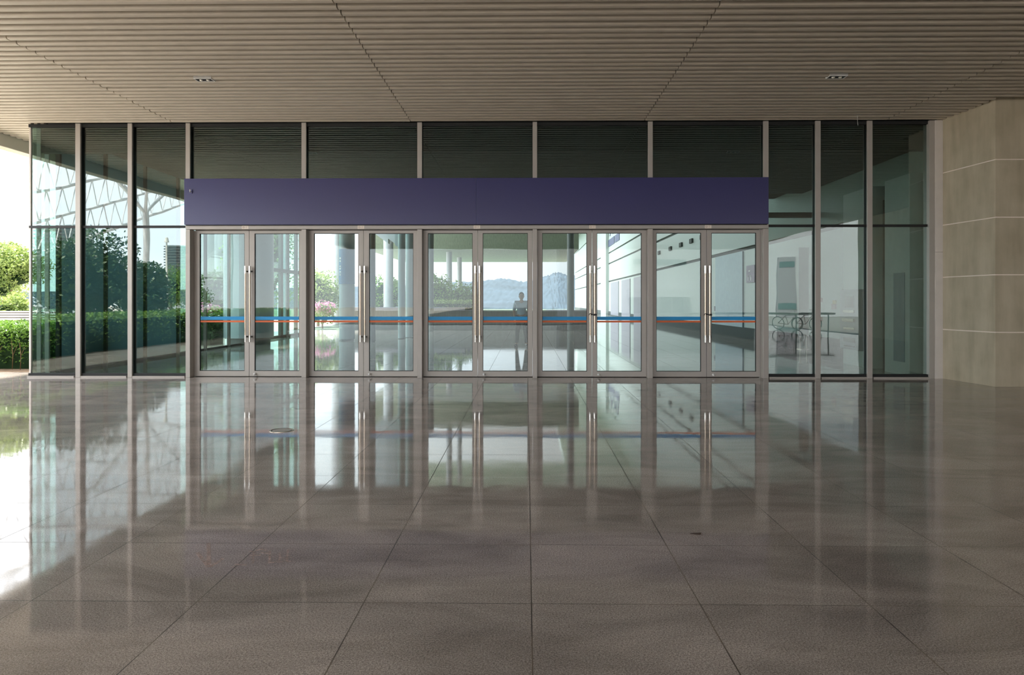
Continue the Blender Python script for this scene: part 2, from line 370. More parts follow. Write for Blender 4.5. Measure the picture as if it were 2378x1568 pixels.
tag(MB().box(-10.78, RIGHT, CAN_BACK - .26, CAN_BACK - .01, 4.55, 5.5).done('trim_2', 'slat_metal', bevel=.01), 'beige edge beam along the street side of the canopy', 'edge beam', kind='structure')
# downlights
def downlight(px, lab, flip):
    y = F * (HC - CAMH) / 518.0; x = FX(px, y)
    d = empty('downlight', (x, y, HC)); tag(d, lab, 'ceiling light', 'twin downlights in the canopy ceiling')
    w, h = .135, .076
    MB().box(-w, w, -h, -h + .012, -.008, .10).box(-w, w, h - .012, h, -.008, .10).box(-w, -w + .014, -h + .012, h - .012, -.008, .10).box(w - .014, w, -h + .012, h - .012, -.008, .10).done('frame', 'white_paint', d)
    MB().box(-w + .0145, w - .0145, -h + .0125, h - .0125, -.003, .09).done('reflector', 'black_rubber', d)
    for s in (-1, 1): MB().lathe([(.004, -.020), (.016, -.017), (.024, -.010), (.027, -.0035)], s * .052, 0, 20).smooth().done('lamp', 'bulb_glass', d)
    return d
downlight(475, 'twin downlight in the canopy ceiling at the left', 1); downlight(1943, 'twin downlight in the canopy ceiling at the right', -1)
p = at_y(1991, 266, 12.7)
tag(MB().tube([(p.x, 12.7, HC + .02), (p.x + .004, 12.7, HC - .04), (p.x - .002, 12.69, HC - .10), (p.x + .008, 12.69, HC - .17)], .003, 6).done('loose_wire', 'white_paint'), 'thin pale wire hanging from the last ceiling slat at right', 'wire')
# ================================================================== FACADE
YG = 13.09
XL = FX(66); XR = FX(2157)
Z_TOP = HC - .0
mull = [(174.7, 186.2), (296, 306.3), (430.9, 441), (700, 710.8), (969, 980), (1237, 1247.3), (1505, 1516), (1773, 1785), (1894, 1906), (2014.5, 2026.5)]
names = ['first thin aluminium post of the glass wall, counted from the left', 'second thin aluminium post of the glass wall, counted from the left', 'aluminium post left of the leftmost doors, running up to the ceiling',
         'aluminium post between the leftmost and second doors', 'aluminium post between the second and middle doors', 'aluminium post between the middle and fourth doors', 'aluminium post between the fourth and rightmost doors',
         'aluminium post right of the rightmost doors, running up to the ceiling', 'thin aluminium post, first to the right of the doors', 'thin aluminium post, second to the right of the doors']
Z_HT = FZ(521); Z_HB = FZ(531.5)
tn = 3
for i, (a, b_) in enumerate(mull):
    x0, x1 = FX(a), FX(b_); door = 2 <= i <= 7
    t = empty('trim_%d' % tn, ((x0 + x1) / 2, 13.0, 0)); tn += 1; tag(t, names[i], 'post', kind='structure')
    hw = (x1 - x0) / 2
    MB().box(-hw, hw, 0, .04, 0 if not door else Z_HT + .002, Z_TOP).done('cover_cap', 'frame_metal', t, bevel=.004)
    MB().box(-hw + .012, hw - .012, .041, .17, 0 if not door else Z_HT + .002, Z_TOP).done('shaded_body', 'gasket_and_shade_black', t)  # post body coloured black to stand for its shaded side
    if door: MB().box(-hw, hw, 0, .20, 0, Z_HT - .09).done('door_post', 'frame_metal', t, bevel=.003)
# right end trim and white pilaster
x0, x1, x2 = FX(2158), FX(2171), FX(2189)
tag(MB().box(x0, x1, 13.0, 13.2, 0, HC).done('trim_%d' % tn, 'frame_metal', bevel=.004), 'aluminium end post of the glass wall beside the pale strip', 'post', kind='structure'); tn += 1
XA = x2
tag(MB().box(x1 + .001, x2, 12.99, 13.2, 0, FZ(586.5)).box(x1 + .001, x2, 12.99, 13.2, FZ(586), HC).done('trim_%d' % tn, 'pilaster_white', bevel=.004), 'narrow off-white strip between the glass wall and the concrete', 'cover strip', kind='structure'); tn += 1
# windows
wn_ = [0]
def window(px0, px1, z0, z1, lab, split=True, base=True):
    wn_[0] += 1
    x0, x1 = FX(px0, 13.05), FX(px1, 13.05); w = (x1 - x0)
    o = empty('window_%d' % wn_[0], (x0, YG, 0)); tag(o, lab, 'window', kind='structure')
    zs = FZ(524.5)
    if split:
        MB().box(.005, w - .005, -.006, .006, z0 + .03, zs).done('lower_pane', 'glass_tinted', o)
        MB().box(.005, w - .005, -.006, .006, zs + .005, z1 - .05).done('upper_pane', 'glass_tinted', o)
        MB().box(.0, w, -.035, .02, zs - .022, zs + .022).done('transom', 'gasket_and_shade_black', o)
        MB().box(.0, w, -.05, .04, .028, .075).done('bottom_gasket', 'gasket_and_shade_black', o)
        MB().box(.0, w, -.085, .05, 0, .027).done('sill', 'frame_metal', o)
    else:
        MB().box(.005, w - .005, -.006, .006, z0, z1 - .05).done('pane', 'glass_tinted', o)
    MB().box(.0, w, -.045, .02, z1 - .058, z1).done('head_gasket', 'gasket_and_shade_black', o)
    return o
window(66.5, 174.5, 0, Z_TOP, 'tall tinted glass bay at the left corner of the building')
window(186, 296, 0, Z_TOP, 'tall tinted glass bay, second from the left corner')
window(306, 431, 0, Z_TOP, 'tall tinted glass bay next to the leftmost doors')
zt = FZ(413, 12.93)
for i in range(5):
    window(mull[2 + i][1], mull[3 + i][0], zt - .35, Z_TOP, 'dark glass panel above the purple sign over the %s doors' % ORD[i], False)
window(1785, 1894, 0, Z_TOP, 'tall tinted glass bay next to the rightmost doors')
window(1906, 2014.5, 0, Z_TOP, 'tall tinted glass bay, second from the right, cash machine behind it')
window(2026.5, 2158, 0, Z_TOP, 'tall tinted glass bay at the right end near the concrete wall')
# left corner edge of the glass box and its glazed return
tag(MB().box(XL - .03, XL, YG - .03, YG + .02, 0, HC).done('trim_%d' % tn, 'pilaster_white'), 'slim pale corner edge at the left end of the glass wall', 'corner strip', kind='structure'); tn += 1
sd = empty('window_20', (XL, 13.1, 0)); tag(sd, 'glazed side return of the building behind the left corner', 'window', kind='structure')
MB().box(-.006, .006, .03, 10.6, .04, HC - .02).done('pane', 'glass_tinted', sd)
for y, mt, w in ((.10, 'pilaster_white', .010), (.33, 'pilaster_white', .016), (.66, 'gasket_and_shade_black', .03), (2.2, 'frame_dark', .03), (3.8, 'frame_dark', .03), (5.4, 'frame_dark', .03), (7, 'frame_dark', .03), (8.6, 'frame_dark', .03)):
    MB().box(.02, .10, y - w, y + w, 0, HC - .02).done('fin', mt, sd)
MB().box(-.02, .03, .03, 10.6, 0, .06).done('sill', 'gasket_and_shade_black', sd)
MB().box(.030, .034, .7, 5.6, .06, HC - .02).done('added_glow_film', 'added_glow_film', sd)  # added film that spreads outside light as a teal glow
# header and sign
tag(MB().box(FX(430.5), FX(1785), 13.0, 13.2, Z_HB, Z_HT).done('trim_%d' % tn, 'frame_metal', bevel=.004), 'long aluminium header above all the doors, under the purple sign', 'door header', kind='structure'); tn += 1
ys = 12.93
MB().box(FX(441), FX(1772), 13.225, 13.24, Z_HB - .05, Z_HB + .01).done('head_stop', 'gasket_and_shade_black', bpy.data.objects['trim_%d' % (tn - 1)])
MB().box(FX(441), FX(1772), 13.222, 13.24, 0, .022).done('threshold', 'gasket_and_shade_black', bpy.data.objects['trim_%d' % (tn - 1)])
sg = empty('sign_board', (FX(1106, ys), ys, FZ(521, ys))); tag(sg, 'long blank purple sign board above the five double doors', 'sign board')
hz = FZ(413, ys) - FZ(521, ys); xs0 = FX(427.5, ys) - FX(1106, ys); xs1 = FX(1785, ys) - FX(1106, ys)
MB().box(xs0, -.0008, 0, .065, 0, hz).done('panel', 'sign_purple', sg, bevel=.003); MB().box(.0008, xs1, 0, .065, 0, hz).done('panel', 'sign_purple', sg, bevel=.003)
MB().box(xs0 + .02, xs1 - .02, .02, .06, -.012, .002).done('shadow_strip', 'gasket_and_shade_black', sg)  # black strip in place of the shadow line under the sign
p = at_y(444.5, 446, ys)
hk = empty('hook', (p.x, ys, p.z)); tag(hk, 'small pale hook fixed near the left end of the purple sign', 'hook')
MB().box(-.02, .02, -.012, 0, -.03, .05).done('back_plate', 'sign_purple', hk, bevel=.004)
MB().tube([(0, -.01, .0), (0, -.05, -.005), (.004, -.065, .015), (.004, -.062, .035)], .010, 10).done('peg', 'white_paint', hk, auto=True)
# ---------------------------------------------------------------- doors
YD = 13.165
pairs = [(578.6, 463.5, 568, 591, 694.7), (844, 729, 832.5, 857, 960), (1109.5, 993.5, 1097.5, 1121, 1225.6), (1375, 1259, 1363, 1386, 1490), (1640.7, 1524, 1628, 1652, 1756)]
ZG1 = FZ(541.5, YD); ZG0 = FZ(862.5, YD); ZL1 = FZ(534.8, YD); ZL0 = .012
ZH1, ZH0 = FZ(617.5, YD - .08), FZ(795, YD - .08)
dn = 0
def leaf(xo0, xo1, g0, g1, meet, lab):
    """one swing leaf: origin at the floor under its meeting edge; meet=+1 when the meeting stile is on the right"""
    global dn
    dn += 1
    xm = xo1 if meet > 0 else xo0
    d = empty('door_%d' % dn, (xm, YD, 0)); tag(d, lab, 'door', kind='structure')
    a0, a1, b0, b1 = xo0 - xm, xo1 - xm, g0 - xm, g1 - xm
    # stile/rail frame: one mesh with a real opening and bead
    fr = MB().box(a0, b0, 0, .05, ZL0, ZL1).box(b1, a1, 0, .05, ZL0, ZL1).box(b0, b1, 0, .05, ZL0, ZG0).box(b0, b1, 0, .05, ZG1, ZL1)
    fr.done('frame', 'frame_metal', d)
    e = .008
    MB().box(b0, b0 + e, .006, .044, ZG0, ZG1).box(b1 - e, b1, .006, .044, ZG0, ZG1).box(b0 + e, b1 - e, .006, .044, ZG0, ZG0 + e).box(b0 + e, b1 - e, .006, .044, ZG1 - e, ZG1).done('glazing_bead', 'gasket_and_shade_black', d)
    pn = MB().box(b0 + e, b1 - e, .022, .030, ZG0 + e, ZG1 - e).done('glass_pane', 'glass_door', d)
    zb1, zb0 = FZ(735.6, YD), FZ(743.4, YD); zo1, zo0 = FZ(745.0, YD), FZ(749.0, YD)
    tag(MB().box(b0 + e, b1 - e, .0195, .0215, zb0, zb1).done('safety_stripe', 'stripe_blue', d), 'blue stripe')
    tag(MB().box(b0 + e, b1 - e, .0195, .0215, zo0, zo1).done('safety_stripe', 'stripe_orange', d), 'orange stripe')
    xh = -meet * .038
    hd = MB().tube([(xh, -.08, ZH0 + .13), (xh, -.08, ZH1 - .14)], .016, 16).done('handle', 'steel', d, auto=True)
    MB().tube([(xh, -.08, ZH1 - .14), (xh, -.08, ZH1)], .021, 16).done('end_cap', 'steel_cap', hd, auto=True)
    MB().tube([(xh, -.08, ZH0), (xh, -.08, ZH0 + .13)], .021, 16).done('end_cap', 'steel_cap', hd, auto=True)
    for z in (ZH1 - .10, ZH0 + .10): MB().box(xh - .008, xh + .026 * (1 if meet > 0 else 1), -.075, 0, z - .012, z + .012).done('bracket', 'frame_dark', hd)
    if meet < 0:
        xk = .115
        MB().ball((xk, -.035, .055), .026, 16, 10).tube([(xk, -.035, .06), (xk, .002, .062)], .011, 10).tube([(xk + .018, -.03, .045), (xk + .03, -.03, .02)], .006, 8).smooth().done('door_stop', 'white_paint', d)
    return d
PX = [(mull[i][0], mull[i][1]) for i in range(2, 8)]
for i, (g, l0, l1, r0, r1) in enumerate(pairs):
    xa = FX(PX[i][1]) + .004; xb = FX(PX[i + 1][0]) - .004; xg = FX(g, YD)
    leaf(xa, xg - .004, FX(l0, YD), FX(l1, YD), 1, 'left leaf of the %s glass double doors, blue and orange stripes across it' % ORD[i])
    leaf(xg + .004, xb, FX(r0, YD), FX(r1, YD), -1, 'right leaf of the %s glass double doors, blue and orange stripes across it' % ORD[i])
# number plates over each pair
plates = [(562, 577.5), (830.5, 846), (1100, 1115.2), (1368.2, 1383.5), (1637, 1652)]
for i, (a, b_) in enumerate(plates):
    xc = (FX(a) + FX(b_)) / 2; hw = (FX(b_) - FX(a)) / 2; zc = FZ(527.3); hh = FZ(523.4) - FZ(527.3)
    pl = empty('number_plate', (xc, 13.0, zc)); tag(pl, 'small cream number plate on the header above the %s doors' % ORD[i], 'number plate', 'cream number plates above the doors')
    MB().box(-hw, hw, -.004, 0, -hh, hh).done('plate', 'plate_cream', pl)
    # faded characters: a ring-like figure, a dash, a slim figure
    MB().torus((-.032, -.0045, 0), .014, .004, 'y', 16, 5).box(-.008, .008, -.0055, -.004, -.003, .002).box(.022, .027, -.0055, -.004, -.016, .016).box(.027, .036, -.0055, -.004, .011, .016).done('lettering', 'plate_mark', pl)
# cable locks around the handles of the two right pairs
for i, (px, lab) in {3: (1374, 'black cable lock looped round the handles of the fourth doors'), 4: (1641, 'black cable lock looped round the handles of the rightmost doors')}.items():
    x = FX(pairs[i][0], YD); z = FZ(730.5, YD - .08); y = YD - .08
    k = empty('cable_lock', (x, y, z)); tag(k, lab, 'lock', 'cable locks on the door handles')
    pts = []
    for j in range(25):
        a = 2 * PI * j / 24; pts.append((.066 * math.cos(a), .028 * math.sin(a), .012 * math.sin(a * 2) + .006 * math.cos(3 * a)))
    MB().tube(pts, .0065, 8).smooth().done('cable', 'black_rubber', k)
    MB().box(.028, .075, -.042, -.022, -.020, .014).done('lock_body', 'black_rubber', k, bevel=.004)
# ================================================================== CONCRETE WALL AT THE RIGHT
B = on_floor(2311, 899); A = Vector((XA + .004, 13.2, 0))
A_f = Vector((at_y(2190, 700, 12.985).x, 12.985, 0))
poly = [(A_f.x, A_f.y), (B.x, B.y), (RIGHT, B.y), (RIGHT, 13.2), (A.x, 13.2)]
def inset(pl, d):
    return [(pl[0][0] + d, pl[0][1]), (pl[1][0] + d, pl[1][1] + d), (pl[2][0], pl[2][1] + d), pl[3], (pl[4][0] + d, pl[4][1])]
cw = empty('wall_right', (0, 0, 0)); tag(cw, 'beige concrete wall in big stacked blocks at the right', 'wall', kind='structure')
js = [0, FZ(771, B.y, 2311), FZ(636.6, B.y, 2311), FZ(500, B.y, 2311), FZ(366, B.y, 2311), HC + .15]
js[1:5] = [.917, 1.885, 2.85, 3.82]
core = MB().prism(inset(poly, .012), 0.001, HC + .15).done('mortar', 'plate_cream', cw)
cb_ = MB()
for i in range(5):
    g = .010
    cb_.prism(poly, js[i] + (g if i else 0), js[i + 1] - (g if i < 4 else 0))
cb_.done('blocks', 'concrete_panel', cw, bevel=.006)
# boundary wall that closes the canopy on the right, outside the frame
tag(MB().box(RIGHT, RIGHT + .3, -2.5, 13.2, 0, 5.4).done('wall_side', 'concrete_panel'), 'concrete wall closing the canopy on its far right side', 'wall', kind='structure')
# ================================================================== HALL BEHIND THE DOORS
tag(MB().box(XL + .1, 8.45, 13.4, 21.4, HC - .06, HC + .14).done('ceiling_hall', 'soffit_dark'), 'low dark ceiling just inside the doors', 'ceiling', kind='structure')
tag(MB().box(XL + .05, 8.45, 13.22, 13.38, 4.3, HC).done('wall_lintel', 'soffit_dark'), 'dark bulkhead above the doors inside the hall', 'wall', kind='structure')
HX = 8.5
hw_ = empty('wall_hall', (HX, 0, 0)); tag(hw_, 'tall white wall along the right side of the hall with dark joints', 'wall', kind='structure')
lv = [0, .42, 3.42, 5.25, 6.35, 9.7, 13]
MB().box(-.04, .3, 14, 122, 0, .42).done('skirting', 'hall_gap', hw_)
for i in range(1, 6): MB().box(0, .3, 14, 122, lv[i] + (.14 if i > 1 else .0), lv[i + 1]).done('cladding', 'hall_wall', hw_)
MB().box(.10, .29, 14, 122, .3, 12.9).done('joint', 'hall_gap', hw_)
MB().box(-.06, .0, 27.3, 31.2, .42, 3.40).done('pilaster', 'hall_blue', hw_)
MB().box(-.3, .0, 72, 77, 0, 10).done('pilaster', 'hall_wall', hw_)
for y0, y1 in ((64.2, 70), (57, 62), (50.5, 55)): MB().box(-.05, .02, y0, y1, .1, 3.3).done('door_panel', 'hall_grey', hw_)
tag(MB().box(-10.2, 8.9, 21.4, 40, 12.0, 12.4).box(-10.2, 8.9, 21.42, 21.7, HC + .2, 12).box(-10.2, 8.9, 40.02, 58, 12.0, 12.4).box(3.2, 8.9, 58.02, 118, 12.0, 12.4).done('ceiling_sun_block', 'hall_wall'), 'high white roof added over the hall to keep the sun out', 'ceiling', kind='structure')  # slab added to block the sun, lengthened to dim the far end
# far low slab that carries the roof edge at the open end
tag(MB().box(-10.2, 3.3, 44, 58, 4.72, 6.6).done('ceiling_far', 'soffit_green'), 'pale green slatted soffit over the far open end of the hall', 'ceiling', kind='structure')
for i, (px, y, zb) in enumerate(((886, 36, 4.45), (914, 34, 4.07), (934, 32, 3.55), (951, 30, 3.26))):
    x = FX(px, y); b_ = MB()
    v = [(-.34, zb + .5), (.34, zb), (.34, 11.9), (-.34, 11.9)]
    fr_ = [b_.bm.verts.new((x + a, y, z)) for a, z in v]; bk_ = [b_.bm.verts.new((x + a, y + .5, z)) for a, z in v]
    b_.bm.faces.new(fr_); b_.bm.faces.new(bk_[::-1])
    for k in range(4): b_.bm.faces.new((fr_[k], bk_[k], bk_[(k + 1) % 4], fr_[(k + 1) % 4]))
    tag(b_.done('hanging_fin', 'column_white'), 'pale hanging roof fin with slanted foot in the second doors, %s of four' % ['first from left', 'second from left', 'third from left', 'fourth from left'][i], 'roof fin', 'hanging roof fins')
tag(MB().box(FX(1770, 20.2), 8.46, 20.1, 20.3, 3.86, 4.0).done('trim_40', 'hall_gap'), 'dark cross beam inside the hall seen through the right bays', 'beam', kind='structure')
sb_ = empty('standing_board', (FX(1866, 20.9), 20.9, 0)); tag(sb_, 'tall pale standing board on thin legs inside the bay right of the doors', 'board')
MB().box(-.15, .15, -.02, .02, .40, 3.05).done('board', 'column_white', sb_, bevel=.004)
for x in (-.1, .1): MB().box(x - .012, x + .012, -.012, .012, 0, .40).done('leg', 'steel', sb_)
MB().box(-.14, .14, -.18, .18, 0, .02).done('foot', 'steel', sb_)
# hall sign TAXI with two unreadable bars below
def wall_text(s, y, z, h, stretch, mat):
    cu = bpy.data.curves.new('lettering', 'FONT'); cu.body = s; cu.size = h * 1.38; cu.extrude = .01
    tmp = bpy.data.objects.new('lettering', cu); C.objects.link(tmp); bpy.context.view_layer.update()
    me = bpy.data.meshes.new_from_object(tmp.evaluated_get(bpy.context.evaluated_depsgraph_get())); bpy.data.objects.remove(tmp)
    me.materials.clear(); me.materials.append(MATS[mat]); o = bpy.data.objects.new('lettering', me); C.objects.link(o)
    o.matrix_world = Matrix.Translation((HX - .03, y, z)) @ Matrix(((0, 0, -1, 0), (-1, 0, 0, 0), (0, 1, 0, 0), (0, 0, 0, 1))) @ Matrix.Diagonal((stretch, 1, 1, 1))
    return o
plain('sign_navy', srgb(40, 50, 92), .5)
tx = wall_text('TAXI', 73.5, 8.05, 1.15, 2.7, 'sign_navy'); tx.name = 'taxi_sign'
tag(tx, 'dark blue TAXI lettering high on the hall wall', 'wall sign')
b1 = MB().box(HX - .05, HX - .001, 67.2, 73.4, 7.05, 7.75).box(HX - .05, HX - .001, 63.6, 66.6, 7.05, 7.75).done('sign_bar', 'sign_navy'); tag(b1, 'dark blue bar sign in two pieces below the TAXI lettering', 'wall sign')
# row of dark vents on the hall wall
vl = ['farthest', 'second farthest', 'middle', 'second nearest', 'nearest']
for i, y in enumerate((44.5, 41.0, 38.2, 35.8, 33.6)):
    v_ = MB().box(HX - .10, HX - .001, y - .28, y + .28, 4.42, 4.66).done('wall_vent', 'hall_gap', bevel=.02); tag(v_, 'small dark square vent high on the hall wall, %s of a row of five' % vl[i], 'vent', 'dark vents along the hall wall')
# restroom board
rs = empty('restroom_sign', (HX - .05, 26.35, 1.95)); tag(rs, 'purple grey restroom board with pale figures on the hall wall', 'wall sign')
MB().box(-.03, .049, -.55, .4, .2, .84).done('board', 'restroom_purple', rs)
for dy in (-.16, .14):
    MB().ball((-.035, dy, .44), .03, 10, 6).box(-.04, -.031, dy - .028, dy + .028, .27, .40).done('pictogram', 'white_paint', rs)
MB().box(-.04, -.031, -.1, .12, .62, .65).done('pictogram', 'white_paint', rs)
tag(MB().box(HX - .06, HX - .001, 31.3, 31.45, 1.0, 1.22).done('call_button', 'hall_grey', bevel=.01), 'small grey box fixed on the hall wall beside the blue grey panel', 'switch')
# enclosure with the cash machine just inside the right bays
EX = 7.36
en = empty('wall_enclosure', (EX, 0, 0)); tag(en, 'pale panel enclosure wall just inside the right glass bays', 'wall', kind='structure')
MB().box(0, .9, 14.95, 16.25, 0, 3.9).done('cladding', 'white_paint', en); MB().box(0, .9, 13.45, 14.38, 0, 3.9).done('cladding', 'white_paint', en)
MB().box(.25, .9, 14.38, 14.95, 0, 3.6).done('recess', 'frame_dark', en)
MB().box(-.012, 0, 13.62, 14.02, .25, 2.0).done('notice_panel', 'hall_blue', en)
cm = empty('cash_machine', (EX, 16.15, 0)); tag(cm, 'pale grey cash machine with screen and keypad in the enclosure wall', 'cash machine')
MB().box(-.14, .0, -.96, -.02, .36, 1.70).done('cabinet', 'facade_white', cm, bevel=.03)
MB().box(-.148, -.135, -.70, -.30, 1.30, 1.56).done('screen', 'screen_dark', cm); MB().box(-.17, -.135, -.75, -.24, 1.18, 1.24).done('shelf', 'steel', cm, bevel=.01)
MB().box(-.19, -.135, -.75, -.24, .98, 1.05).done('keypad', 'steel', cm, bevel=.01); MB().box(-.16, -.135, -.75, -.24, .80, .85).done('card_slot', 'steel', cm, bevel=.01)
MB().box(-.145, -.13, -.78, -.22, .52, .62).done('cash_tray', 'frame_dark', cm); MB().box(-.15, -.13, -.75, -.25, .42, .45).done('vent_slot', 'hall_gap', cm)
for (px, py, w, mt, nm, lab) in ((1939, 702, .09, 'yellow_plate', 'warning_sign', 'small yellow notice on the hall wall left of the cash machine'), (1937.5, 712, .12, 'red_plate', 'notice_plate', 'small dark red notice under the yellow one on the hall wall'),
                             (1906.5, 697, .1, 'red_plate', 'notice_plate', 'small dark red notice on the hall door edge, upper of two'), (1906.5, 741, .1, 'red_plate', 'notice_plate', 'small dark red notice on the hall door edge, lower of two')):
    d = ray(px, py); t = HX / d.x; y = d.y * t; z = CAMH + d.z * t
    tag(MB().box(HX - .03, HX - .001, y - w, y + w, z - w * .6, z + w * .6).done(nm, mt), lab, 'notice')
# columns inside and at the open side
def column(name, px, y, r, mat, lab, base=.16, top=12, seams=(), core='column_grey'):
    x = FX(px, y)
    c = empty(name, (x, y, 0)); tag(c, lab, 'column')
    pts = [(r, base)]
    for s_ in seams: pts += [(r, s_ - .01), (r - .012, s_ - .01), (r - .012, s_ + .01), (r, s_ + .01)]
    pts.append((r, top))
    MB().lathe(pts, n=40).done('shaft', mat, c, auto=True)
    MB().lathe([(r * .86, 0), (r * .86, base + .01)], n=32).done('base', core, c, auto=True)
    return c
column('round_column', 578, 23.4, .80, 'column_white', 'thick pale round column behind the leftmost doors', .22, 11, (2.5, 4.4))
c2 = column('round_column', 806, 25.4, .28, 'column_white', 'slim round column carrying a blue banner behind the second doors', .05, 11, (2.05,))
bn = MB(); n = 20
rA = .292
lo, hi = 2.07, 3.34
ring = [(rA * math.cos(a), rA * math.sin(a)) for a in [PI * 1.02 + PI * .96 * k / n for k in range(n + 1)]]
va = [[bn.bm.verts.new((x, y, z)) for x, y in ring] for z in (lo, hi)]
for k in range(n): bn.bm.faces.new((va[0][k], va[0][k + 1], va[1][k + 1], va[1][k]))
bo = bn.done('banner', 'banner_blue', c2, recalc=False)
so = bo.modifiers.new('solid', 'SOLIDIFY'); so.thickness = .006
ln_ = MB()
def arcbar(a0, a1, z0, z1):
    q = [(rA + .006, a) for a in (a0, (a0 + a1) / 2, a1)]
    vs = [[ln_.bm.verts.new((r_ * math.cos(a), r_ * math.sin(a), z)) for r_, a in q] for z in (z0, z1)]
    for k in range(2): ln_.bm.faces.new((vs[0][k], vs[0][k + 1], vs[1][k + 1], vs[1][k]))
aa = PI * 1.22; da = .10
for k, (z0, z1) in enumerate(((2.98, 3.04), (2.88, 2.92), (2.70, 2.74), (2.60, 2.64))): arcbar(aa, aa + da * 3, z0, z1)
for a0, z0, z1 in ((aa, 2.9, 3.04), (aa + .2, 2.86, 3.0), (aa + .1, 2.62, 2.74), (aa + .28, 2.62, 2.7), (aa + .02, 2.40, 2.5), (aa + .25, 2.4, 2.5)): arcbar(a0, a0 + .05, z0, z1)
for z0 in (2.38, 2.50): arcbar(aa, aa + .3, z0, z0 + .03)
ln_.done('lettering', 'white_paint', bo, recalc=False)
column('square_post', 864, 24.5, .12, 'column_grey', 'dark slim post behind the right leaf of the second doors', .02, 11)
column('round_column', 933, 26.6, .14, 'column_white', 'slim white column behind the second doors, left of a close pair', .02, 11, (2.3,))
column('round_column', 951, 27.4, .15, 'column_white', 'slim white column behind the second doors, right of a close pair', .02, 11, (2.3,))
column('square_post', 1000, 33, .15, 'column_grey', 'dark slim post behind the left leaf of the middle doors', .02, 4.75)
column('round_column', 1325, 34, .17, 'column_grey', 'grey slim column behind the left leaf of the fourth doors', .02, 11)
for px, y, r, lab in ((902, 40, .28, 'white outdoor column seen through the second doors beside the green trees'), (1043, 46, .19, 'white outdoor column seen through the middle doors, nearer of two'), (1067, 52, .18, 'white outdoor column seen through the middle doors, farther of two'),
                  (781, 43, .30, 'white outdoor column just left of the banner column'), (478, 44, .5, 'thick white outdoor column at the left of the leftmost doors'), (505, 52, .4, 'second white outdoor column seen in the leftmost doors')):
    column('outdoor_column', px, y, r, 'truss_white', lab, .02, 14, core='truss_white')
# glazed side wall of the hall left, with mullions
gw = empty('window_21', (-9.75, 24.6, 0)); tag(gw, 'glazed side wall of the hall with dark frames behind the leftmost doors', 'window', kind='structure')
MB().box(-.006, .006, 0, 5.9, .1, 9).done('pane', 'glass_far', gw)
for y, w, mt in ((.05, .08, 'frame_dark'), (1.5, .05, 'frame_dark'), (2.8, .13, 'frame_dark'), (3.25, .05, 'column_white'), (3.55, .10, 'frame_dark'), (4.6, .10, 'frame_dark'), (5.8, .16, 'column_white')):
    MB().box(-.05, .06, y - w, y + w, 0, 9).done('mullion', mt, gw)
MB().box(-.05, .08, 0, 5.9, 2.58, 2.72).done('transom', 'frame_dark', gw); MB().box(-.05, .06, 0, 5.9, 0, .1).done('sill', 'frame_dark', gw)
# terrace wall and planting at the far end
tw = empty('terrace_wall', (-1.2, 34.8, 0)); tag(tw, 'dark stone terrace wall with a pale ledge at the far end', 'low wall')
MB().box(-8.2, 4.4, 0, .35, 0, .96).done('wall_face', 'dark_stone', tw); MB().box(-8.2, -1.9, -.05, .40, .97, 1.14).box(-1.89, 4.4, -.02, .2, .97, 1.0).done('ledge', 'hall_grey', tw)
